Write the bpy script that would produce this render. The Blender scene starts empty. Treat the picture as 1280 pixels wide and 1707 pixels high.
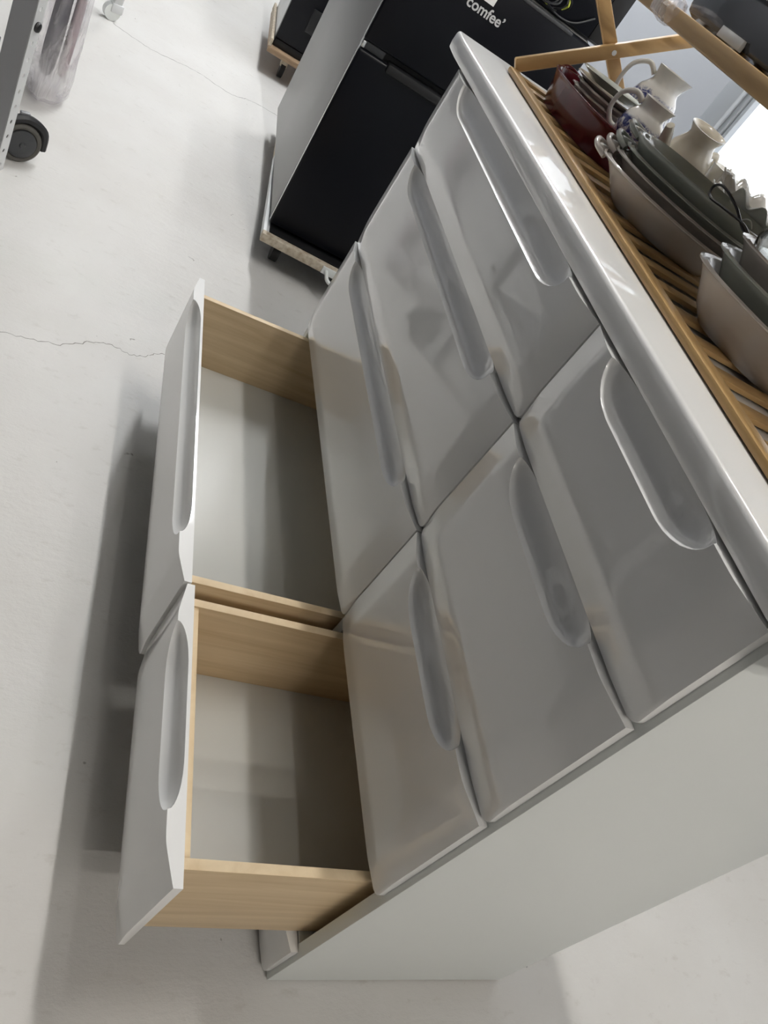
import bpy, bmesh, math, random
from mathutils import Vector, Matrix
random.seed(7)
PI = math.pi
S = bpy.context.scene
COL = S.collection

# ---------------------------------------------------------------- camera
FPX = 1311.0
cam_d = bpy.data.cameras.new('camera'); cam = bpy.data.objects.new('camera', cam_d); COL.objects.link(cam)
Rw = Matrix(((0.13012735, 0.84519836, 0.51836917), (0.72991563, 0.27217481, -0.62701200), (-0.67103655, 0.45995717, -0.58150611)))
r_, d_, f_ = Rw[0], Rw[1], Rw[2]
m = Matrix(((r_[0], -d_[0], -f_[0]), (r_[1], -d_[1], -f_[1]), (r_[2], -d_[2], -f_[2]))).to_4x4()
m.translation = Vector((1.44105, -0.52924, 1.10575))
cam.matrix_world = m
cam_d.sensor_fit = 'HORIZONTAL'; cam_d.sensor_width = 36; cam_d.lens = 36 * FPX / 1280
cam_d.clip_start = 0.02
S.camera = cam
# ---------------------------------------------------------------- world + exposure
w = bpy.data.worlds.new('room_air'); S.world = w; w.use_nodes = True
w.node_tree.nodes['Background'].inputs[0].default_value = (0.9, 0.95, 1, 1)
w.node_tree.nodes['Background'].inputs[1].default_value = 0.012
S.view_settings.view_transform = 'Standard'; S.view_settings.look = 'None'
S.view_settings.gamma = 1; S.view_settings.use_curve_mapping = False
S.view_settings.exposure = 0.0
# ceiling tube lamps: (x, y, length, rotation about z, strength)
CEIL = 2.75
WARM, NEUT, COOL = (1, .94, .87), (1, .97, .925), (.97, .985, 1)
TUBES = [(0.30, 0.14, 1.2, 0, 145, NEUT), (0.45, -0.16, 1.2, 0, 22, NEUT), (-2.3, 0.1, 1.2, 0, 380, COOL), (-2.3, 0.6, 1.2, 0, 150, COOL),
         (-4.6, 0.1, 1.2, 0, 280, COOL), (3.5, 0.35, 1.5, 1.5708, 105, WARM), (4.2, 0.35, 1.5, 1.5708, 160, WARM)]  # last lamp is added: right-hand lamp split in two for softer shadows

# ---------------------------------------------------------------- materials
def mat(name, col=(.8, .8, .8), rough=.5, metal=0., coat=0., trans=0., ior=1.45, alpha=1., emit=None):
    M = bpy.data.materials.new(name); M.use_nodes = True
    b = M.node_tree.nodes['Principled BSDF']
    b.inputs['Base Color'].default_value = (*col, 1); b.inputs['Roughness'].default_value = rough
    b.inputs['Metallic'].default_value = metal; b.inputs['Coat Weight'].default_value = coat
    b.inputs['Coat Roughness'].default_value = .03; b.inputs['Transmission Weight'].default_value = trans
    b.inputs['IOR'].default_value = ior; b.inputs['Alpha'].default_value = alpha
    if emit:
        b.inputs['Emission Color'].default_value = (*emit[0], 1); b.inputs['Emission Strength'].default_value = emit[1]
    return M
def nodes(M): return M.node_tree.nodes, M.node_tree.links, M.node_tree.nodes['Principled BSDF']
def noise(M, scale, detail=4, stretch=(1, 1, 1), rough=.5, dist=0.):
    N, L, b = nodes(M)
    tc = N.new('ShaderNodeTexCoord'); mp = N.new('ShaderNodeMapping'); mp.inputs['Scale'].default_value = stretch
    n = N.new('ShaderNodeTexNoise'); n.inputs['Scale'].default_value = scale; n.inputs['Detail'].default_value = detail
    n.inputs['Roughness'].default_value = rough; n.inputs['Distortion'].default_value = dist
    L.new(tc.outputs['Object'], mp.inputs[0]); L.new(mp.outputs[0], n.inputs['Vector'])
    return n
def ramp(M, src, stops, to='Base Color'):
    N, L, b = nodes(M)
    r = N.new('ShaderNodeValToRGB'); e = r.color_ramp.elements
    while len(e) < len(stops): e.new(.5)
    for k, (p, c) in enumerate(stops): e[k].position = p; e[k].color = (*c, 1)
    L.new(src, r.inputs[0])
    if to: L.new(r.outputs[0], b.inputs[to])
    return r
def bump(M, src, strength=.2, dist=.002):
    N, L, b = nodes(M)
    bp = N.new('ShaderNodeBump'); bp.inputs['Strength'].default_value = strength; bp.inputs['Distance'].default_value = dist
    L.new(src, bp.inputs['Height']); L.new(bp.outputs[0], b.inputs['Normal'])

lacquer = mat('white_lacquer', (.84, .84, .825), .30, coat=1.0)
lacquer.node_tree.nodes['Principled BSDF'].inputs['Coat IOR'].default_value = 1.65
matt_white = mat('matt_white_board', (.73, .755, .73), .45)
drawer_base = mat('off_white_board', (.60, .60, .565), .4)
def wood(name, a, b_, stretch, scale=9, rough=.5):
    M = mat(name, a, rough); n = noise(M, scale, 5, stretch, .6, .6)
    ramp(M, n.outputs[0], [(.3, b_), (.7, a)]); bump(M, n.outputs[0], .08, .001); return M
birch = wood('pale_paulownia_wood', (.66, .52, .335), (.50, .365, .21), (1.2, .6, 11), 4.5, .5)
birch_edge = wood('pale_wood_edge', (.80, .65, .43), (.66, .50, .30), (3, 3, 40), 6, .5)
bamboo = wood('bamboo_slat_wood', (.50, .325, .14), (.36, .22, .085), (8, .6, 8), 6, .32)
bamboo_x = wood('bamboo_rail_wood', (.50, .325, .14), (.38, .235, .09), (.6, 8, 8), 6, .32)
bamboo_leg = wood('bamboo_leg_wood', (.62, .42, .20), (.50, .32, .14), (3, .7, 3), 6, .35)
dark_gap = mat('dark_gap', (.03, .028, .025), .8)
ceramic = mat('white_glazed_ceramic', (.78, .77, .73), .12, coat=.6)
cream_ceramic = mat('cream_glazed_ceramic', (.78, .73, .62), .14, coat=.6)
grey_shade_ceramic = mat('shaded_grey_green_glaze', (.40, .42, .37), .2, coat=.4)  # grey green tone has the shade on the dishes mixed in
taupe_shade_ceramic = mat('shaded_taupe_glaze', (.56, .51, .46), .2, coat=.4)  # taupe tone paints in the shade of the backlit dishes
burgundy = mat('burgundy_glaze', (.10, .010, .014), .15, coat=.0)
burgundy.node_tree.nodes['Principled BSDF'].inputs['Specular IOR Level'].default_value = .32
n = noise(burgundy, 9, 3); ramp(burgundy, n.outputs[0], [(.35, (.055, .006, .009)), (.7, (.10, .009, .014))])
glass = mat('clear_glass', (.95, .97, .96), .03, trans=1., ior=1.45)
plastic_film = mat('clear_plastic_film', (.86, .84, .85), .15, coat=.5)
N, L, b = nodes(plastic_film)
n = noise(plastic_film, 14, 4, (1, 1, .4), .6, .8); bump(plastic_film, n.outputs[0], .9, .02)
r = ramp(plastic_film, n.outputs[0], [(.40, (.12, .12, .12)), (.62, (.55, .55, .55))], None)
tb = N.new('ShaderNodeBsdfTransparent'); tb.inputs[0].default_value = (.95, .94, .95, 1); ms = N.new('ShaderNodeMixShader')
L.new(r.outputs[0], ms.inputs[0]); L.new(tb.outputs[0], ms.inputs[1]); L.new(b.outputs[0], ms.inputs[2])
L.new(ms.outputs[0], [q for q in N if q.type == 'OUTPUT_MATERIAL'][0].inputs[0])
grey_stuff = mat('grey_cloth', (.16, .16, .19), .8)
n = noise(grey_stuff, 9, 4); ramp(grey_stuff, n.outputs[0], [(.35, (.10, .10, .13)), (.7, (.34, .33, .34))])
pink_stuff = mat('pale_pink_plastic', (.62, .52, .54), .5)
black_gloss = mat('black_door_gloss', (.004, .0045, .007), .28)
black_gloss.node_tree.nodes['Principled BSDF'].inputs['Specular IOR Level'].default_value = .22
black_dull = mat('black_plastic', (.012, .012, .013), .45)
dark_grey = mat('dark_grey_plastic', (.045, .047, .05), .4)
silver = mat('silver_grey_painted_steel', (.275, .275, .265), .38, metal=.25)
chrome = mat('bright_metal', (.75, .76, .77), .25, metal=1.)
alu = mat('aluminium_profile', (.50, .53, .56), .4, metal=.5)
white_metal = mat('white_powder_coated_steel', (.70, .71, .71), .4)
grey_metal = mat('grey_painted_steel', (.30, .305, .315), .45)
rubber = mat('black_rubber', (.02, .02, .02), .6)
tread = mat('grey_brown_rubber', (.085, .08, .07), .6)
white_plastic = mat('white_plastic', (.80, .82, .80), .35)
chip = mat('pale_particle_wood', (.52, .44, .33), .7)
n = noise(chip, 60, 5); ramp(chip, n.outputs[0], [(.3, (.38, .30, .21)), (.6, (.60, .53, .42))])
brown_wood = wood('brown_plywood_edge', (.42, .29, .18), (.25, .16, .09), (2, 2, 12), 8)
yellow_green = mat('yellow_green_wire', (.50, .55, .08), .4)
wire_black = mat('black_wire', (.012, .012, .015), .35)
letter = mat('silver_lettering', (.55, .55, .55), .4)
paper = mat('white_paper', (.82, .82, .80), .7)
gloss_dark_box = mat('dark_glossy_plastic', (.010, .011, .015), .18, coat=.4)

floor_m = mat('pale_concrete', (.6, .59, .56), .42)
N, L, b = nodes(floor_m)
n1 = noise(floor_m, 1.6, 6, rough=.6); n2 = noise(floor_m, 60, 6, (1, 1, 1), .7); n3 = noise(floor_m, 17, 5, (2.2, 1, 1), .7)
r1 = ramp(floor_m, n1.outputs[0], [(.3, (.60, .58, .545)), (.7, (.69, .68, .655))], None)
r3 = ramp(floor_m, n3.outputs[0], [(.27, (.80, .78, .75)), (.42, (1, 1, 1))], None)
mx = N.new('ShaderNodeMix'); mx.data_type = 'RGBA'; mx.blend_type = 'MULTIPLY'; mx.inputs[0].default_value = .6
L.new(r1.outputs[0], mx.inputs[6]); L.new(r3.outputs[0], mx.inputs[7])
# sparse dark pits
vo = N.new('ShaderNodeTexVoronoi'); vo.inputs['Scale'].default_value = 11
tc = N.new('ShaderNodeTexCoord'); wn = N.new('ShaderNodeTexNoise'); wn.inputs['Scale'].default_value = 30
va = N.new('ShaderNodeMix'); va.data_type = 'RGBA'; va.inputs[0].default_value = .06
L.new(tc.outputs['Object'], va.inputs[6]); L.new(wn.outputs[1], va.inputs[7]); L.new(tc.outputs['Object'], wn.inputs[0])
L.new(va.outputs[2], vo.inputs['Vector'])
r4 = ramp(floor_m, vo.outputs['Distance'], [(.022, (.40, .38, .35)), (.045, (1, 1, 1))], None)
mx2 = N.new('ShaderNodeMix'); mx2.data_type = 'RGBA'; mx2.blend_type = 'MULTIPLY'; mx2.inputs[0].default_value = .8
L.new(mx.outputs[2], mx2.inputs[6]); L.new(r4.outputs[0], mx2.inputs[7]); L.new(mx2.outputs[2], b.inputs['Base Color'])
ad = N.new('ShaderNodeMath'); ad.operation = 'MULTIPLY_ADD'; ad.inputs[1].default_value = .5
L.new(n2.outputs[0], ad.inputs[0]); L.new(n3.outputs[0], ad.inputs[2]); bump(floor_m, ad.outputs[0], .34, .004)
wall_m = mat('grey_white_wall_paint', (.36, .375, .40), .55); n = noise(wall_m, 30, 4); bump(wall_m, n.outputs[0], .05, .002)
frosted = mat('frosted_daylight_glass', (.85, .87, .9), .35, emit=((.93, .96, 1.0), .95))
ceil_m = mat('grey_ceiling', (.25, .25, .25), .8)
far_wall_m = mat('dark_grey_wall_paint', (.17, .17, .175), .6)
crack_m = mat('crack_dark_grey', (.23, .22, .20), .9)  # even dark grey for the strips along the floor cracks
tube_m = mat('lamp_tube_light', (1, 1, 1), .5, emit=((1.0, .98, .94), 1.0))
# blue transfer print on white glaze: pattern sits below the shoulder of the jug (object z)
def transfer(name, z0, z1):
    M = mat(name, (.8, .79, .76), .12, coat=.6); N, L, b = nodes(M)
    tc = N.new('ShaderNodeTexCoord'); sp = N.new('ShaderNodeSeparateXYZ'); L.new(tc.outputs['Object'], sp.inputs[0])
    n = noise(M, 75, 5, rough=.75, dist=1.5)
    r = ramp(M, n.outputs[0], [(.44, (.045, .055, .20)), (.50, (.25, .27, .42)), (.55, (.78, .77, .75))], None)
    mr = N.new('ShaderNodeMapRange'); mr.inputs[1].default_value = z0; mr.inputs[2].default_value = z1
    n2 = noise(M, 40, 2); a = N.new('ShaderNodeMath'); a.operation = 'MULTIPLY_ADD'; a.inputs[1].default_value = .02
    L.new(n2.outputs[0], a.inputs[0]); L.new(sp.outputs[2], a.inputs[2]); L.new(a.outputs[0], mr.inputs[0])
    mx = N.new('ShaderNodeMix'); mx.data_type = 'RGBA'; L.new(mr.outputs[0], mx.inputs[0]); L.new(r.outputs[0], mx.inputs[6])
    mx.inputs[7].default_value = (.80, .79, .75, 1); L.new(mx.outputs[2], b.inputs['Base Color']); return M
blue_print = transfer('blue_transfer_print_glaze', .106, .114)
blue_print_s = transfer('blue_transfer_print_glaze_small', .072, .078)

# ---------------------------------------------------------------- mesh helpers
class MB:
    def __init__(s): s.v = []; s.f = []
    def add(s, vs, fs, M=None):
        o = len(s.v); s.v += [tuple(M @ Vector(p)) if M else tuple(p) for p in vs]; s.f += [tuple(i + o for i in f) for f in fs]; return s
    def box(s, x0, x1, y0, y1, z0, z1, bev=0., M=None, seg=2):
        bm = bmesh.new(); bmesh.ops.create_cube(bm, size=1)
        for v in bm.verts: v.co = Vector(((x0 + x1) / 2 + v.co.x * (x1 - x0), (y0 + y1) / 2 + v.co.y * (y1 - y0), (z0 + z1) / 2 + v.co.z * (z1 - z0)))
        if bev: bmesh.ops.bevel(bm, geom=bm.edges[:], offset=bev, segments=seg, affect='EDGES', profile=.5)
        bm.verts.index_update()
        s.add([v.co[:] for v in bm.verts], [[v.index for v in f.verts] for f in bm.faces], M); bm.free(); return s
    def lathe(s, prof, n=32, M=None, sq=(1, 1), p=2., wave=None, wavez=None):
        """prof: (radius, z); superellipse power p, radii scaled by sq; wave(angle, r, z) -> factor"""
        vs = []; fs = []
        for (r, z) in prof:
            for k in range(n):
                t = 2 * PI * k / n; c, q = math.cos(t), math.sin(t)
                x = math.copysign(abs(c) ** (2 / p), c); y = math.copysign(abs(q) ** (2 / p), q)
                g = wave(t, r, z) if wave else 1.
                vs.append((r * x * sq[0] * g, r * y * sq[1] * g, z + (wavez(t, r) if wavez else 0)))
        for i in range(len(prof) - 1):
            for k in range(n):
                a = i * n + k; b2 = i * n + (k + 1) % n; fs.append((a, b2, b2 + n, a + n))
        fs.append(tuple(range(n - 1, -1, -1)))
        if prof[-1][0] > 0: fs.append(tuple((len(prof) - 1) * n + k for k in range(n)))
        return s.add(vs, fs, M)
    def tube(s, pts, r, n=8, M=None, closed=False):
        pts = [Vector(p) for p in pts]; K = len(pts); vs = []; fs = []; up = Vector((.13, .31, .94)); pu = None
        for i, p in enumerate(pts):
            a = pts[(i - 1) % K] if (i or closed) else p; b2 = pts[(i + 1) % K] if (i < K - 1 or closed) else p
            t = (b2 - a).normalized(); u = (pu - t * pu.dot(t)) if pu else t.cross(up)
            if u.length < 1e-5: u = t.orthogonal()
            u.normalize(); pu = u; v2 = t.cross(u); rr = r[i] if isinstance(r, (list, tuple)) else r
            for k in range(n):
                q = 2 * PI * k / n; vs.append(tuple(p + u * math.cos(q) * rr + v2 * math.sin(q) * rr))
        for i in range(K if closed else K - 1):
            for k in range(n):
                j = (i + 1) % K; fs.append((i * n + k, i * n + (k + 1) % n, j * n + (k + 1) % n, j * n + k))
        if not closed: fs.append(tuple(range(n - 1, -1, -1))); fs.append(tuple((K - 1) * n + k for k in range(n)))
        return s.add(vs, fs, M)
    def cyl(s, p0, p1, r, n=20): return s.tube([p0, p1], r, n)
    def obj(s, name, material, parent=None, angle=35, loc=None, rz=0.):
        me = bpy.data.meshes.new(name); me.from_pydata(s.v, [], s.f); me.validate()
        bm = bmesh.new(); bm.from_mesh(me); bmesh.ops.recalc_face_normals(bm, faces=bm.faces[:]); bm.to_mesh(me); bm.free()
        me.polygons.foreach_set('use_smooth', [True] * len(me.polygons)); me.set_sharp_from_angle(angle=math.radians(angle))
        me.materials.append(material)
        o = bpy.data.objects.new(name, me); COL.objects.link(o)
        if parent: o.parent = parent
        if loc: o.location = loc
        o.rotation_euler.z = rz
        return o
def thing(name, label, cat, loc=(0, 0, 0), rz=0., group=None):
    o = bpy.data.objects.new(name, None); COL.objects.link(o); o.location = loc; o.rotation_euler.z = rz; o.empty_display_size = .05
    o['label'] = label; o['category'] = cat
    if group: o['group'] = group
    return o
def tag(o, label, cat, group=None):
    o['label'] = label; o['category'] = cat
    if group: o['group'] = group
    return o
def struct(o): o['kind'] = 'structure'; return o
def bez(p, n=8):
    """Catmull-Rom through points"""
    P = [Vector(q) for q in p]; out = []
    for i in range(len(P) - 1):
        a = P[max(i - 1, 0)]; b2 = P[i]; c = P[i + 1]; d = P[min(i + 2, len(P) - 1)]
        for k in range(n):
            t = k / n
            out.append(.5 * ((2 * b2) + (c - a) * t + (2 * a - 5 * b2 + 4 * c - d) * t * t + (3 * b2 - a - 3 * c + d) * t ** 3))
    out.append(P[-1]); return out

# ================================================================ SETTING
floor = struct(MB().box(-7, 4.5, -1.5, 1.35, -.1, 0).obj('floor', floor_m))
struct(MB().box(-7, 4.5, -1.5, 1.35, CEIL, CEIL + .1).obj('ceiling', ceil_m))
WY = 1.30
struct(MB().box(-7, 4.5, WY, WY + .15, 0, CEIL).obj('wall_back', wall_m))
struct(MB().box(-7.15, -7, -1.65, WY + .15, 0, CEIL).obj('wall_left', wall_m))
struct(MB().box(4.5, 4.65, -1.65, WY + .15, 0, CEIL).obj('wall_right', far_wall_m))
struct(MB().box(-7, 4.5, -1.65, -1.5, 0, CEIL).obj('wall_front', far_wall_m))  # unseen wall, set close and dark to cut light bouncing off the floor
# frosted daylight window with an aluminium frame in the back wall
win = struct(MB().box(-1.02, .9, WY - .030, WY - .012, .86, 1.75, .002).obj('window_1', frosted))
fr = MB().box(-1.175, -1.07, WY - .075, WY - .002, 0, 2.25, .012)
fr.box(-1.07, -1.045, WY - .055, WY - .002, .0, 2.25, .003); fr.box(-1.038, -1.020, WY - .05, WY - .002, .0, 2.25, .003)
struct(fr.obj('trim_1', alu))
struct(MB().box(-1.02, .9, WY - .055, WY - .002, .815, .86, .004).obj('trim_2', alu))
struct(MB().box(-1.02, .9, WY - .055, WY - .002, 1.75, 1.80, .004).obj('trim_3', alu))
struct(MB().box(0.9, .95, WY - .055, WY - .002, .815, 1.80, .004).obj('trim_4', alu))

# cracks in the concrete
def crack(pts, wd):
    rnd = random.Random(len(pts)); P = bez(pts, 14); vs = []; fs = []
    for i, p in enumerate(P):
        t = (P[min(i + 1, len(P) - 1)] - P[max(i - 1, 0)]).normalized(); nrm = Vector((-t.y, t.x, 0))
        p = p + nrm * rnd.uniform(-.004, .004); q = wd * rnd.uniform(.5, 1.2)
        for sgn, zz in ((-1, .0002), (1, .0002)): vs.append(p + nrm * q * sgn + Vector((0, 0, zz)))
    for i in range(len(P) - 1): fs.append((2 * i, 2 * i + 1, 2 * i + 3, 2 * i + 2))
    MB().add(vs, fs).obj('crack', crack_m, floor)
crack([(-2.05, -.53, 0), (-2.0, -.38, 0), (-2.03, -.2, 0), (-1.99, -.06, 0), (-2.04, .055, 0), (-2.02, .3, 0)], .0018)
crack([(.02, -.75, 0), (-.004, -.554, 0), (-.03, -.44, 0), (-.09, -.36, 0), (-.085, -.28, 0), (-.125, -.23, 0), (-.16, -.1, 0)], .0010)
# ceiling tubes
for i, (x, y, ln, rz, st, lc) in enumerate(TUBES):
    t = thing('ceiling_lamp', ['white double tube lamp over the dresser', 'second tube lamp nearer the aisle above the drawers', 'tube lamp over the fridge',
              'tube lamp over the middle of the aisle', 'farthest tube lamp beyond the fridge', 'nearer of two tube lamps over the right end of the aisle', 'farther tube lamp over the right end of the aisle, added to soften shadows'][i], 'lamp', (x, y, CEIL), rz, 'ceiling lamps')
    MB().box(-ln / 2 - .03, ln / 2 + .03, -.035, .035, -.035, 0, .006).obj('housing', white_plastic, t)
    tm = tube_m.copy(); tm.node_tree.nodes['Principled BSDF'].inputs['Emission Strength'].default_value = st
    tm.node_tree.nodes['Principled BSDF'].inputs['Emission Color'].default_value = (*lc, 1)
    MB().cyl((-ln / 2, 0, -.052), (ln / 2, 0, -.052), .016).obj('tube', tm, t)

# ================================================================ DRESSER
W, D, XS, H = 1.168, .404, .7716, .90
ZS = .869
dresser = thing('dresser', 'long glossy white eight-drawer dresser with its two bottom drawers pulled open', 'dresser', (0, 0, 0))
MB().box(W - .018, W, 0, D, .004, ZS, .0008).obj('side_panel', matt_white, dresser)
MB().box(0, .018, 0, D, .004, ZS, .0008).obj('side_panel', matt_white, dresser)
MB().box(.018, W - .018, D - .006, D, .02, ZS).obj('back_panel', matt_white, dresser)
MB().box(XS - .009, XS + .009, .001, D - .006, .09, ZS).obj('divider', matt_white, dresser)
MB().box(.018, W - .018, .02, D - .006, .070, .085).obj('bottom_board', matt_white, dresser)
MB().box(.018, W - .018, .001, .02, .030, .103).obj('front_rail', matt_white, dresser)
for z in (.303, .513, .7195):
    MB().box(.018, XS - .009, .004, D - .006, z - .007, z + .007).obj('shelf_board', matt_white, dresser)
    MB().box(XS + .009, W - .018, .004, D - .006, z - .007, z + .007).obj('shelf_board', matt_white, dresser)
MB().box(.018, W - .018, .004, D - .006, ZS - .014, ZS).obj('top_board', matt_white, dresser)
for x in (.012, W - .012):
    for y in (.16, .285):
        MB().lathe([(.007, 0), (.008, .002), (.007, .005)], 14).obj('glide_foot', white_plastic, dresser, loc=(x, y, 0))

def ease(t): t = max(0., min(2.2, t)); return 1 - (math.sqrt((1 - t) ** 2 + .02) + (1 - t)) / 2
def front_mesh(x0, x1, z0, z1, scoop=None, tmax=.021, corner=.010, endw=.046, botw=.036):
    """drawer front, back face at y=0, outer face at -thickness; scoop = (xa, xb, depth of the hollow in z)"""
    xs = []; n = 70; L_ = x1 - x0
    us = [0, .001, .004, .010, .018, .028, .037, .042, .046, .050, .055, .063, .075]; ew = us[-1]
    base = us + [ew + (L_ - 2 * ew) * k / 10 for k in range(1, 10)] + [L_ - u for u in reversed(us)]
    if scoop:
        xa, xb, _ = scoop
        for t in (0, .002, .006, .012, .020, .030, .042, .056, .08): base += [xa - x0 + t, xb - x0 - t]
        base += [xa - x0 - .003, xb - x0 + .003]
    base = sorted(set(round(b2, 5) for b2 in base)); cols = []
    for u in base:
        x = x0 + u
        a = .0006; dp = 0.
        if scoop:
            xa, xb, hz = scoop
            t = min(x - xa, xb - x)
            if t > 0:
                s_ = min(1, t / .062); s_ = math.sqrt(max(0, 1 - (1 - s_) ** 2)); a = max(.0006, hz * s_); dp = s_
        ex = min(u, L_ - u)
        fx = .38 + .62 * ease(ex / endw)
        # rounded lower corners in elevation
        zl = z0 + (corner - math.sqrt(max(0, corner ** 2 - (corner - ex) ** 2)) if ex < corner else 0)
        col = []
        nt = 9
        for k in range(nt + 1):                       # top edge down to the lower lip of the hollow
            q = k / nt; z = z1 - a * q
            full = .004 + (tmax - .004) * fx
            cove = 1 - math.sqrt(max(0, 1 - q * q))      # concave cove, sharp outer edge
            th = full - dp * (full - .0045) * (1 - cove)
            col.append((x, -th, z))
        zt = z1 - a
        for k in range(1, 25):
            q = k / 24; q = 1 - (1 - q) ** 1.9
            z = zt + (zl - zt) * q
            fz = .40 + .60 * ease((z - zl) / botw)
            col.append((x, -(.004 + (tmax - .004) * fx * fz), z))
        cols.append((col, x, zl))
    vs = []; fs = []; m_ = len(cols[0][0])
    for col, x, zl in cols:
        vs += col; vs.append((x, 0, zl)); vs.append((x, 0, z1))
    st = m_ + 2
    for i in range(len(cols) - 1):
        for k in range(st):
            k2 = (k + 1) % st
            fs.append((i * st + k, i * st + k2, (i + 1) * st + k2, (i + 1) * st + k))
    fs.append(tuple(range(st))); fs.append(tuple((len(cols) - 1) * st + k for k in range(st - 1, -1, -1)))
    return MB().add(vs, fs)
SD = .008; G = .0016
LX = (SD, XS - G); RX = (XS + G, W - SD)
ROWS = [(.721, .866), (.5145, .718), (.305, .5115)]
def scoop_for(x0, x1):
    return (x0 + .085, x1 - .085, .036) if x1 - x0 > .5 else (x0 + .062, x1 - .080, .036)
for (z0, z1) in ROWS:
    for (x0, x1) in (LX, RX):
        front_mesh(x0, x1, z0, z1, scoop_for(x0, x1)).obj('drawer', lacquer, dresser, 30, (0, -.0005, 0))
# the two open drawers: the front is the part, the box boards hang from it
def open_drawer(x0, x1, pull, bx0, bx1, inner):
    dr = front_mesh(x0, x1, .1085, .301, scoop_for(x0, x1)).obj('drawer', lacquer, dresser, 30, (0, -pull, 0))
    dr['label'] = 'bottom drawer pulled open'
    zb, zt, dep = .105, .288, .38
    def board(nm, a, material, edge=True):
        o = MB().box(*a, .0008).obj(nm, material, dr)
        return o
    for (a, b2) in ((bx0, bx0 + .012), (bx1 - .012, bx1)):
        o = board('side_board', (a, b2, .0005, dep, zb, zt - .001), birch)
        e = MB().box(a, b2, .0005, dep, zt - .001, zt, .0003).obj('board_edge', birch_edge, dr)
    board('back_board', (bx0 + .012, bx1 - .012, dep - .012, dep, zb, zt - .02), birch)
    if inner: board('inner_front_board', (bx0 + .012, bx1 - .012, .0005, .0125, zb, zt - .003), birch_edge)
    board('base_board', (bx0 + .012, bx1 - .012, .0005, dep - .012, .128, .133), drawer_base)
    return dr
open_drawer(LX[0], LX[1], .2365, .040, .758, False)
open_drawer(RX[0], RX[1], .2320, .785, 1.136, True)
# plinth, same swollen form as the fronts
front_mesh(SD, W - SD, .006, .100, None, .021, .012).obj('plinth', lacquer, dresser, 30, (0, -.0005, 0))
# top slab, its front swells and thins toward the ends
def slab():
    xa, xb = -.10, W + .05; ys = [0, .004, .012, .03, .06, .09]; xs = [xa + y for y in ys] + [.3, .6, .9] + [xb - y for y in reversed(ys)]
    prof = [(1, .004, 0.), (0, .001, 0), (0, 0, .001)]
    vs = []; fs = []
    for x in xs:
        e = min(x - xa, xb - x); yf = -.014 + .005 * (1 - ease(e / .05))
        ring = [(D + .004, ZS), (yf + .003, ZS), (yf + .0008, ZS + .0008), (yf, ZS + .003), (yf - .001, ZS + .012), (yf, H - .006), (yf + .001, H - .003), (yf + .003, H - .001), (yf + .006, H), (D + .004, H)]
        vs += [(x, p[0], p[1]) for p in ring]
    K = len(ring)
    for i in range(len(xs) - 1):
        for k in range(K): fs.append((i * K + k, i * K + (k + 1) % K, (i + 1) * K + (k + 1) % K, (i + 1) * K + k))
    fs.append(tuple(range(K))); fs.append(tuple((len(xs) - 1) * K + k for k in range(K)))
    return MB().add(vs, fs)
slab().obj('top_slab', lacquer, dresser, 40)

# ================================================================ FOLDING BAMBOO RACK on the dresser
RL = 1.06; RW = .30
rack = thing('folding_rack', 'two-tier folding bamboo rack standing on the white dresser top', 'rack', (-.02, .075, H), -.025)
def rails(z, yy0, yy1, t=.010, wd=.022):
    for (a, b2) in ((yy0, yy0 + wd), (yy1 - wd, yy1)):
        MB().box(0, RL, a, b2, z, z + t, .003).obj('rail', bamboo_x, rack)
rails(.0012, 0, RW)
rails(.199, .012, RW - .012, .022, .024)
sl = None
for z, ya, yb in ((.0030, .018, RW - .018), (.209, .032, RW - .032)):
    for k in range(19):
        x = .018 + k * (RL - .036) / 18.
        if sl is None: sl = MB().box(-.0120, .0120, ya, yb, 0, .006, .0015).obj('slat', bamboo, rack); o = sl
        else: o = sl.copy(); COL.objects.link(o)
        o.parent = rack; o.location = (x, 0, z)
def leg(x, y0, z0, y1, z1, wd=.024, th=.011):
    d = Vector((0, y1 - y0, z1 - z0)); ln = d.length; a = math.atan2(d.z, d.y)
    M = Matrix.Translation((x, y0, z0)) @ Matrix.Rotation(a, 4, 'X')
    return MB().box(0, th, 0, ln, -wd / 2, wd / 2, .003, M).obj('leg', bamboo_leg, rack)
for x, s in ((-.012, 1), (RL + .001, -1)):
    leg(x, .010, .014, RW - .012, .222)
    leg(x - .0115 * s, RW - .010, .014, .012, .222)
    sc = MB().cyl((x + .004, RW / 2, .118), (x + .0135, RW / 2, .118), .0045, 14); sc.obj('screw', chrome, rack)

SZ = H + .0092       # top of the lower slats
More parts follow.
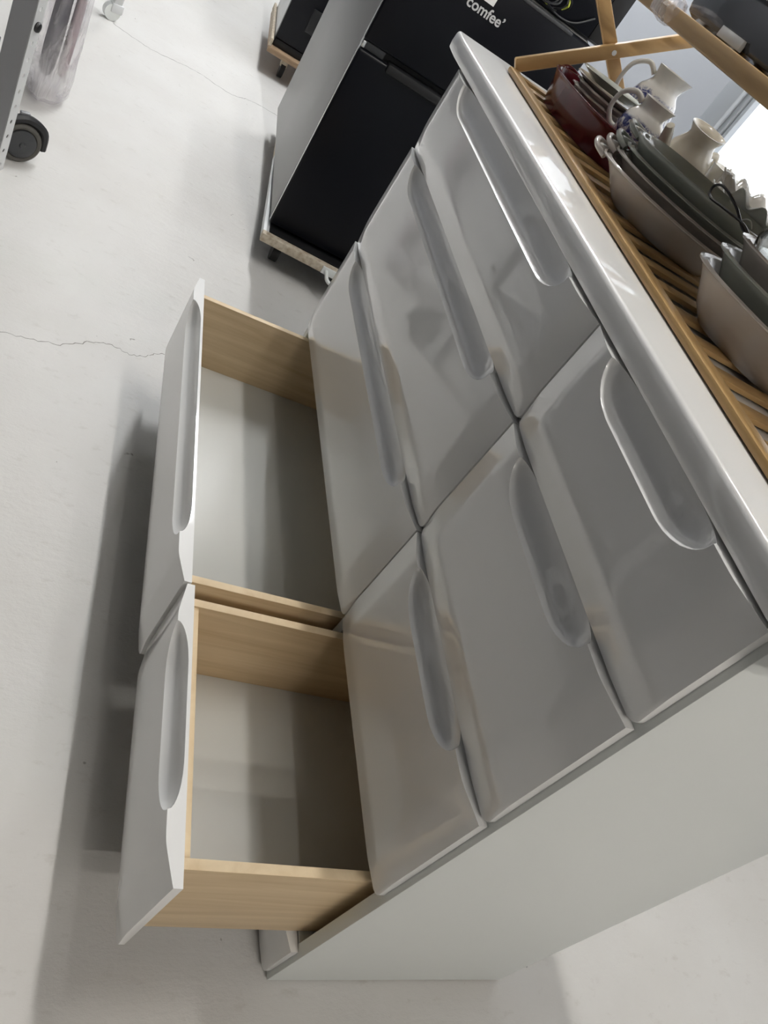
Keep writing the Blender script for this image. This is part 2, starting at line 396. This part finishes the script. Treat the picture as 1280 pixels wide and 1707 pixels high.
# ================================================================ CROCKERY
def dish_prof(h, wall, foot, flare=1.0, k=6, bz=0.0):
    """unit radius at the rim"""
    out = [(foot * .8, bz), (foot, bz)]
    for i in range(1, k + 1):
        t = i / k; out.append((foot + (1 - foot) * t ** flare, bz + h * (1 - (1 - t) ** 1.8) if flare < 1 else bz + h * t))
    out.append((1.0, bz + h + .0015)); out.append((1 - wall * .5, bz + h + .0022)); out.append((1 - wall, bz + h))
    for i in range(k - 1, -1, -1):
        t = i / k; out.append((max(.02, foot + (1 - foot) * t ** flare - wall), (bz + h * (1 - (1 - t) ** 1.8) if flare < 1 else bz + h * t) + .004))
    return out
def oval_dish(name, label, cat, loc, rz, a, b2, h, material, foot=.62, wall=.045, p=2.4, tabs=True, group=None, flare=.75, wave=None, wavez=None):
    t = thing(name, label, cat, loc, rz, group)
    MB().lathe(dish_prof(h, wall, foot, flare), 156 if wavez else 64, None, (a, b2), p, wave, wavez).obj('body', material, t, 50)
    if tabs:
        for s in (-1, 1):
            mb = MB(); zz = h - .002
            mb.tube(bez([(s * a * .93, -.030, zz - .004), (s * (a + .012), -.022, zz), (s * (a + .024), 0, zz + .004), (s * (a + .012), .022, zz), (s * a * .93, .030, zz - .004)], 6), .0038, 8)
            mb.lathe([(.3, zz - .003), (.9, zz - .002), (1, zz), (.9, zz + .003), (.2, zz + .004)], 16, Matrix.Translation((s * (a + .004), 0, 0)), (.015, .017))
            mb.obj('handle', material, t, 60)
    return t
# burgundy casserole
cass = oval_dish('casserole_dish', 'deep oval burgundy glazed casserole dish at the left end of the bamboo rack', 'dish', (.165, .190, SZ), .10, .155, .086, .050, burgundy, .88, .04, 2.4, True, None, .8)
# scalloped small dishes stacked inside it
for k in range(4):
    lab = ['lowest small scalloped dish in the burgundy casserole', 'second small scalloped dish from the bottom in the casserole', 'third small scalloped dish from the bottom in the casserole', 'topmost small scalloped dish stacked in the casserole'][k]
    oval_dish('scalloped_dish', lab, 'dish', (.098 + .003 * k, .190 + .002 * k, SZ + .0085 + .0095 * k), .3, .060, .050, .020, taupe_shade_ceramic, .6, .06, 2., False, 'scalloped dishes in the casserole', .75,
              lambda t, r, z: 1 + .05 * math.cos(10 * t) * r)
# oval plates on the small dishes
for k, (dx, tilt, mm, lab) in enumerate([(0, 3, cream_ceramic, 'small cream oval plate on the pile in the burgundy casserole'), (.006, 7, grey_shade_ceramic, 'grey green oval plate topping the pile in the burgundy casserole')]):
    pl = MB().lathe([(.5, 0), (.6, 0), (.95, .010), (1, .011), (.97, .0125), (.58, .003), (0, .003)], 44, None, (.072, .052)).obj('oval_plate', mm)
    pl.matrix_world = Matrix.Translation((.103 + dx, .198, SZ + .0560 + .013 * k)) @ Matrix.Rotation(.35, 4, 'Z') @ Matrix.Rotation(math.radians(-.4 * tilt), 4, 'Y')
    tag(pl, lab, 'plate')
# jugs
def jug(name, label, loc, rz, h, r, material, group=None, white=None):
    t = thing(name, label, 'jug', loc, rz, group)
    pr = [(.55, 0), (.62, .0), (.64, .04), (.80, .13), (.97, .32), (1.02, .46), (.99, .60), (.86, .72), (.68, .79), (.615, .83), (.62, .90), (.66, .97), (.69, 1.0), (.65, 1.0), (.56, .90), (.55, .82), (.70, .73), (.5, .6), (.3, .5)]
    def wv(t_, rr, z):
        return 1 + (.26 * max(0, math.cos(t_)) ** 6) * max(0, (z / h - .82) / .18)
    MB().lathe([(a * r, b2 * h) for a, b2 in pr], 40, None, (1, 1), 2, wv).obj('body', material, t, 60)
    hp = bez([(-r * .62, 0, h * .86), (-r * 1.05, 0, h * .93), (-r * 1.55, 0, h * .80), (-r * 1.60, 0, h * .55), (-r * 1.25, 0, h * .38), (-r * .93, 0, h * .36)], 7)
    MB().tube(hp, [.0052 - .0012 * math.sin(PI * i / (len(hp) - 1)) for i in range(len(hp))], 8).obj('handle', ceramic, t, 60)
    return t
jug('jug', 'larger white jug with blue printed pattern, at the back left of the rack', (.040, .316, SZ), 1.0, .142, .045, blue_print)
jug('jug', 'smaller white jug with blue print standing in the burgundy casserole', (.214, .222, SZ + .0065), 1.0, .100, .037, blue_print_s)
# small mug behind, blue inside pattern
MB_ = MB().lathe([(.024, 0), (.030, .0), (.032, .05), (.033, .062), (.030, .062), (.028, .01), (.0, .008)], 28)
t = thing('cup', 'small white cup with blue print behind the smaller blue jug', 'cup', (.160, .318, SZ))
MB_.obj('body', blue_print_s, t); MB().tube(bez([(-.031, 0, .05), (-.052, 0, .045), (-.050, 0, .02), (-.031, 0, .015)], 6), .0035, 8).obj('handle', ceramic, t)
# cream pot with a long spout
t = thing('teapot', 'small cream pot with long spout and open neck, behind the tall dish stack', 'teapot', (.243, .308, SZ + .004))
t.scale = (1.02, 1.02, 1.30)
t.rotation_mode = 'QUATERNION'; t.rotation_quaternion = (Matrix.Rotation(math.radians(9), 3, Vector((.6, .8, 0))) @ Matrix.Rotation(-1.3, 3, 'Z')).to_quaternion()
MB().lathe([(.022, 0), (.028, 0), (.037, .02), (.041, .04), (.036, .062), (.026, .074), (.024, .080), (.031, .090), (.028, .090), (.021, .079), (.030, .06), (.01, .04)], 36).obj('body', cream_ceramic, t, 60)
MB().tube(bez([(.030, 0, .028), (.055, 0, .040), (.068, 0, .062), (.078, 0, .080)], 6), [.017 - .011 * i / 18 for i in range(19)], 14).obj('spout', cream_ceramic, t, 60)
MB().tube(bez([(-.030, 0, .062), (-.055, 0, .066), (-.062, 0, .045), (-.052, 0, .026), (-.036, 0, .024)], 6), .0042, 8).obj('handle', cream_ceramic, t, 60)
# two sauce boats
for k, (x, y, z, lab) in enumerate([(.256, .370, SZ + .030, 'white sauce boat right behind the long-spouted pot'), (.316, .372, SZ + .030, 'white sauce boat between the other sauce boat and the ruffled bowls')]):
    t = thing('sauce_boat', lab, 'sauce boat', (x, y, z), 2.6, 'sauce boats'); t.scale = (.70, .70, 1.15)
    for q in range(3):
        sc = MB().lathe([(.014, 0), (.016, 0), (.028, .007), (.0285, .0085), (.027, .009), (.014, .0025), (0, .0025)], 28).obj('saucer', ceramic, loc=(x, y, SZ + .0095 * q))
        tag(sc, ['lowest', 'middle', 'topmost'][q] + ' small white saucer under the sauce boat ' + ['behind the long-spouted pot', 'next to the ruffled bowls'][k], 'saucer', 'saucers under the sauce boats')
    MB().lathe([(.016, 0), (.020, 0), (.018, .006), (.030, .020), (.036, .045), (.038, .052), (.035, .052), (.028, .022), (.005, .014)], 32, None, (1.25, .8), 2,
               lambda t_, r, z_: 1 + .45 * max(0, math.cos(t_)) ** 4 * max(0, z_ / .052)).obj('body', ceramic, t, 60)
    MB().tube(bez([(-.040, 0, .046), (-.062, 0, .055), (-.068, 0, .034), (-.040, 0, .018)], 6), .0035, 8).obj('handle', ceramic, t, 60)
# ruffled bowls behind the stack
for k in range(3):
    oval_dish('ruffled_bowl', ['lowest white bowl with ruffled rim at the back of the rack', 'middle white bowl with ruffled rim at the back of the rack', 'topmost white bowl with ruffled rim at the back of the rack'][k], 'bowl',
              (.428 + .003 * k, .340, SZ + .022 * k), .03 * k, .096, .068, .050, ceramic, .5, .05, 2., False, 'ruffled bowls', .8,
              lambda t, r, z: 1 + .06 * math.cos(13 * t) * max(0, (r - .6) / .4), lambda t, r: .0075 * math.cos(13 * t) * max(0, (r - .6) / .4))
# stack of gratin dishes, long axis running to the back right
RZ = math.radians(38); cx_, cy_ = .492, .180
oval_dish('gratin_dish', 'large white oval dish, lowest of the tall stack beside the casserole', 'dish', (cx_, cy_, SZ), RZ, .132, .092, .040, taupe_shade_ceramic, .62, .04, 2.3, True, 'stacked oval dishes', .7)
oval_dish('gratin_dish', 'second oval dish from the bottom in the tall stack', 'dish', (cx_ - .004, cy_ + .006, SZ + .0135), RZ, .124, .084, .038, taupe_shade_ceramic, .62, .04, 2.3, True, 'stacked oval dishes', .7)
oval_dish('gratin_dish', 'third oval dish from the bottom in the tall stack', 'dish', (cx_ - .008, cy_ + .012, SZ + .0265), RZ, .120, .080, .036, grey_shade_ceramic, .62, .04, 2.3, True, 'stacked oval dishes', .7)
oval_dish('gratin_dish', 'oval dish in shaded grey green with straight flared side, topmost of the tall stack', 'dish', (cx_ - .016, cy_ + .022, SZ + .0385), RZ, .118, .076, .042, grey_shade_ceramic, .74, .05, 2.8, True, 'stacked oval dishes', 1.0)
# second stack: rounded square bowls with glass lids
bx, by = .772, .178
for k, (z, r, mm, lab) in enumerate([(0, .112, taupe_shade_ceramic, 'lowest rounded square bowl of the stack at the right of the rack'), (.020, .106, grey_shade_ceramic, 'middle rounded square bowl of the right-hand stack'), (.040, .100, taupe_shade_ceramic, 'topmost rounded square bowl of the right-hand stack')]):
    oval_dish('square_bowl', lab, 'bowl', (bx, by + .004 * k, SZ + z), .35, r, r * .86, .052, mm, .60, .045, 3.0, False, 'stacked square bowls', .6)
gl = MB().lathe([(.070, 0), (.090, .003), (.094, .016), (.090, .034), (.087, .034), (.090, .016), (.086, .006), (0, .004)], 40, None, (1, .8), 3.2).obj('glass_dish', glass, loc=(bx + .004, by + .012, SZ + .086), rz=.35)
tag(gl, 'clear glass dish on top of the right-hand bowl stack', 'dish')
c = MB().tube(bez([(x - .062, y, z - .012) for x, y, z in [(.735, .150, 1.010), (.705, .155, 1.008), (.660, .160, 1.018), (.610, .165, 1.022), (.590, .168, 1.014), (.605, .163, 1.004), (.650, .158, 1.008), (.700, .154, 1.012), (.740, .149, 1.006), (.770, .150, 1.002)]], 8), .0018, 6)
tag(c.obj('cable_loop', wire_black), 'thin black cable loop hanging over the rim of the stacked bowls', 'cable')

# ================================================================ BLACK CASE on the upper tier
UZ = H + .2215
case = thing('storage_case', 'dark glossy plastic case lying on the upper tier of the bamboo rack', 'case', (.33, .090, UZ), -.025)
MB().box(0, .55, 0, .26, 0, .060, .012).obj('body', gloss_dark_box, case)
MB().box(-.006, .556, -.006, .266, .052, .066, .005).obj('lid', gloss_dark_box, case)
MB().box(.115, .175, -.004, .002, .001, .013, .0008).obj('sticker', paper, case)
bag = MB().lathe([(.006, -.016), (.022, -.010), (.026, .002), (.018, .016), (.004, .022)], 18, None, (1, .8), 2, lambda t, r, z: 1 + .25 * math.sin(5 * t + 90 * z)).obj('plastic_wrap', plastic_film, loc=(.325, .078, H + .212))
tag(bag, 'crumpled bit of clear plastic film caught at the corner of the dark case', 'wrap')

# ================================================================ FRIDGE on a dolly
FA = math.radians(-3.9)
FX, FY = -.790, .020
fridge = thing('fridge', 'black-door two-compartment fridge with silver grey side, on a low dolly', 'fridge', (FX, FY, .108), FA)
# local: door plane x=0 facing +x, y 0..FW along the door, body to -x
FW, FD, FH = .535, .965, .848
MB().box(-FD, -.045, .003, FW - .003, .004, FH, .006).obj('body', silver, fridge)
MB().box(-.045, -.036, .006, FW - .006, .006, FH - .004).obj('seal', black_dull, fridge)
MB().box(-.036, 0, 0, FW, .006, .540, .007, None, 3).obj('lower_door', black_gloss, fridge)
ud = MB().box(-.036, 0, 0, FW, .562, FH - .004, .007, None, 3).obj('upper_door', black_gloss, fridge)
MB().box(-.012, -.006, -.0012, .0015, .010, FH - .004, .0005).obj('trim_strip', chrome, fridge)
MB().box(-.030, .012, .085, .42, .524, .548, .006).obj('handle', black_dull, fridge)
MB().box(-.034, -.012, .004, .07, .541, .561, .002).obj('hinge_cover', dark_grey, fridge)
MB().box(-.034, -.005, .002, .012, .543, .559, .001).obj('hinge', chrome, fridge)
MB().box(-.036, .004, .30, .462, FH - .012, FH - .002, .003).obj('top_ledge', dark_grey, fridge)
tcu = bpy.data.curves.new('logo_text', 'FONT'); tcu.body = 'comfee\u2019'; tcu.size = .035; tcu.extrude = .0006; tcu.offset = .0006
tob = bpy.data.objects.new('logo_text', tcu); COL.objects.link(tob)
bpy.context.view_layer.update()
me = bpy.data.meshes.new_from_object(tob.evaluated_get(bpy.context.evaluated_depsgraph_get())); bpy.data.objects.remove(tob)
me.materials.clear(); me.materials.append(letter)
lg = bpy.data.objects.new('logo', me); COL.objects.link(lg); lg.parent = ud
lg.matrix_local = Matrix.Translation((.0012, .181, .7565)) @ Matrix(((0, 0, 1, 0), (1, 0, 0, 0), (0, 1, 0, 0), (0, 0, 0, 1)))
MB().box(0, .0008, .212, .246, .787, .817).obj('sticker', paper, ud)
# dark appliance on top of the fridge
ap = thing('oven', 'dark grey boxy appliance standing on top of the black fridge', 'appliance', (FX, FY, .108 + FH), FA)
MB().box(-.46, -.05, .02, FW + .035, .0, .34, .008).obj('body', dark_grey, ap)
MB().box(-.05, -.030, .02, FW - .02, .006, .33, .004).obj('door', black_gloss, ap)
MB().box(-.05, -.034, FW - .018, FW + .033, .006, .33, .004).obj('control_panel', black_dull, ap)
# coiled cables on the fridge ledge
cb = thing('cable_bundle', 'bundle of black and yellow green wires on the fridge top edge', 'cable', (FX + .01, FY + .37, .108 + FH), FA)
rnd = random.Random(3)
for k in range(6):
    r = .022 + .007 * rnd.random(); cz = .030 + .004 * k
    pts = [(-.012 + .010 * math.sin(q * 2 + k) + rnd.uniform(-.003, .003), r * 1.5 * math.cos(q) - .01 * k + .02, .034 + r * math.sin(q) + .002 * k) for q in [2 * PI * i / 12 for i in range(12)]]
    MB().tube(bez(pts + [pts[0]], 4), .0026, 6).obj('wire', [wire_black, yellow_green, wire_black, dark_grey, wire_black, yellow_green][k], cb)
MB().tube(bez([(-.015, .0, .010), (-.012, .05, .006), (-.010, .09, .016), (-.012, .13, .050)], 6), .0024, 6).obj('wire', dark_grey, cb)
# dolly
dol = thing('dolly', 'low wheeled dolly with pale wooden front beam under the black fridge', 'dolly', (-.728, .003, 0), math.radians(-6))
MB().box(-.028, 0, 0, .50, .078, .104, .003).obj('front_beam', chip, dol)
MB().box(-.62, -.028, .0, .020, .080, .102, .003).obj('side_beam', white_metal, dol)
MB().box(-1.10, -.62, .002, .040, .074, .108, .004).obj('side_plank', chip, dol)
MB().box(-1.06, -.03, .02, .50, .086, .1035).obj('deck', black_dull, dol)
MB().tube(bez([(.002, .215, .092), (.018, .218, .088), (.030, .23, .076), (.034, .27, .072), (.034, .40, .072)], 6), .006, 10).obj('handle', white_plastic, dol)
MB().box(0, .006, .200, .45, .080, .104, .002).obj('bracket', white_plastic, dol)
for (x, y) in ((-.09, .07), (-.09, .43), (-1.0, .07), (-1.0, .43)):
    cs = MB().box(-.022, .022, -.018, .018, .066, .086, .003).obj('caster', dark_grey, dol, loc=(x, y, 0))
    MB().tube([(0, -.012, .032), (0, .012, .032)], .032, 24).obj('wheel', rubber, cs)
# ================================================================ SECOND APPLIANCE on a wooden dolly, farther down the aisle
d2 = thing('dolly', 'wooden dolly with pale caster farther down the aisle behind the fridge', 'dolly', (-2.440, .075, 0), math.radians(-4))
MB().box(-.62, 0, 0, .50, .095, .118, .002).obj('deck', brown_wood, d2)
MB().box(-.62, -.01, -.003, .010, .118, .150, .002).obj('lip', chip, d2)
for (x, y) in ((-.10, .10), (-.10, .42), (-.52, .10), (-.52, .42)):
    cs = MB().box(-.020, .020, -.016, .016, .050, .095, .003).obj('caster', chip, d2, loc=(x, y, 0))
    MB().tube([(0, -.011, .034), (0, .011, .034)], .034, 24).obj('wheel', rubber, cs)
a2 = thing('freezer', 'white-sided appliance with a black front on the wooden dolly in the distance', 'appliance', (-2.480, .090, .1185), math.radians(-4))
MB().box(-.55, -.04, .0, .52, .0, .86, .006).obj('body', white_metal, a2)
MB().box(-.04, 0, .0, .52, .035, .86, .006).obj('door', black_gloss, a2)
MB().box(-.04, -.006, .004, .516, .0, .033, .003).obj('kick_strip', black_dull, a2)
MB().box(0, .012, .10, .14, .12, .22, .004).obj('handle', black_dull, a2)

# ================================================================ AISLE, left: perforated upright, wheel, bag
up = thing('shelving_unit', 'white perforated upright at the left edge of the aisle, with unseen shelving added to block bounced light', 'shelf', (-.60, -.678, 0), math.radians(-20))
def perforated():
    """angle post: plain flange facing +x, flange with round holes facing +y"""
    mb = MB(); T = .002
    mb.box(-T, 0, -.052, 0, 0, 1.9)
    return mb
perforated().obj('plain_flange', grey_metal, up)
mb = MB(); N_ = 14; z0 = .02; pitch = .0385; wd = .040; r = .0055
def hole_tile(mb, zc):
    out = []
    hw = wd / 2; hh = pitch / 2
    ca = math.atan2(hh, hw); A = sorted([2 * PI * k / 12 + .05 for k in range(12)] + [ca, PI - ca, PI + ca, 2 * PI - ca]); n = len(A)
    for sgn in (0, -.002):
        for q in A:
            c, s = math.cos(q), math.sin(q); sc = min(hw / max(1e-6, abs(c)), hh / max(1e-6, abs(s)))
            out.append((-hw + c * sc, sgn, zc + s * sc)); out.append((-hw + c * r, sgn, zc + s * r))
    fs = []; o2 = 2 * n
    for k in range(n):
        j = (k + 1) % n
        fs.append((2 * k, 2 * j, 2 * j + 1, 2 * k + 1)); fs.append((o2 + 2 * k, o2 + 2 * k + 1, o2 + 2 * j + 1, o2 + 2 * j)); fs.append((2 * k + 1, 2 * j + 1, o2 + 2 * j + 1, o2 + 2 * k + 1))
        fs.append((2 * k, o2 + 2 * k, o2 + 2 * j, 2 * j))
    mb.add(out, fs)
for k in range(46): hole_tile(mb, pitch / 2 + k * pitch)
mb.obj('perforated_flange', white_metal, up)
MB().lathe([(.011, 0), (.012, .003), (.010, .007), (.003, .009)], 14, Matrix.Rotation(-PI / 2, 4, 'X')).obj('bolt', black_dull, up, loc=(-.02, 0, pitch * 9.5))
for z in (.28, .80, 1.35):  # boards, sheet and posts here are unseen, added to block floor bounce
    MB().box(-.03, 2.6, -.50, -.055, z, z + .025, .002).obj('shelf_board', far_wall_m, up, rz=math.radians(20))
MB().box(-.03, 2.6, -.51, -.50, .02, 1.9).obj('bounce_block_sheet', far_wall_m, up, rz=math.radians(20))
for x in (1.1, 2.6):
    MB().box(x - .04, x, -.057, -.053, 0, 1.9).obj('post', white_metal, up, rz=math.radians(20))
# black wheel of a cart behind the post
wh = thing('cart_wheel', 'black cart wheel with grey hub at the foot of the perforated upright', 'wheel', (-.715, -.650, .052), math.radians(-62))
MB().lathe([(.046, -.016), (.051, -.012), (.052, 0), (.051, .012), (.046, .016), (.040, .014), (.038, .010), (.010, .010)], 32, Matrix.Rotation(-PI / 2, 4, 'X')).obj('tyre', tread, wh)
MB().lathe([(.037, -.004), (.037, .017), (.030, .020), (.008, .021), (.006, .024)], 28, Matrix.Rotation(-PI / 2, 4, 'X')).obj('hub', dark_grey, wh)
MB().tube(bez([(-.058, .0, -.01), (-.052, 0, .036), (-.010, 0, .060), (.03, 0, .052)], 6), .012, 8).obj('fender', black_dull, wh)
MB().box(-.012, .012, -.014, -.002, -.004, .075, .003).obj('fork', grey_metal, wh)
# clear plastic bag with grey and pink contents
def crumple(a, b2, h, seed):
    rr = random.Random(seed); ph = [rr.uniform(0, 6) for _ in range(6)]
    pr = [(.25, 0), (.75, .006), (.95, .04), (1, .12), (.97, .3), (.92, .5), (.86, .75), (.7, .95), (.45, 1.)]
    return MB().lathe([(q, z * h) for q, z in pr], 40, None, (a, b2), 2.2, lambda t, r, z: 1 + .05 * math.sin(3 * t + ph[0] + 9 * z) + .035 * math.sin(7 * t + ph[1] - 20 * z) + .02 * math.sin(13 * t + 40 * z + ph[2]))
pb = thing('plastic_bag', 'clear plastic bag with dark grey and pink contents behind the perforated upright', 'bag', (-1.185, -.648, .004), .1)
crumple(.125, .062, .60, 5).obj('film', plastic_film, pb)
crumple(.055, .022, .50, 8).obj('grey_filling', grey_stuff, pb, loc=(-.02, -.012, .05))
crumple(.040, .014, .48, 9).obj('pink_filling', pink_stuff, pb, loc=(-.02, .030, .06))
# white caster leg in the aisle
wc = thing('white_caster', 'white caster wheel on a thin white leg in the far aisle', 'caster', (-2.075, -.548, 0), -1.15)
MB().tube([(0, -.014, .030), (0, .014, .030)], .030, 28).obj('wheel', white_plastic, wc)
MB().box(-.036, .010, -.019, .019, .030, .064, .006).obj('fork', white_metal, wc)
MB().box(-.028, .004, -.014, .014, .060, .62, .003).obj('leg', white_metal, wc)

# cable and white sheet hanging behind the upright, at the frame's edge
tag(MB().tube(bez([(-.66, -.715, .40), (-.66, -.711, .337), (-.662, -.714, .286), (-.66, -.719, .248), (-.66, -.712, .185), (-.67, -.70, .09), (-.70, -.72, .012)], 8), [.006 + .003 * math.sin(i * .9) ** 2 for i in range(49)], 8).obj('strap', black_dull),
    'dark strap hanging along the back of the perforated upright', 'strap')
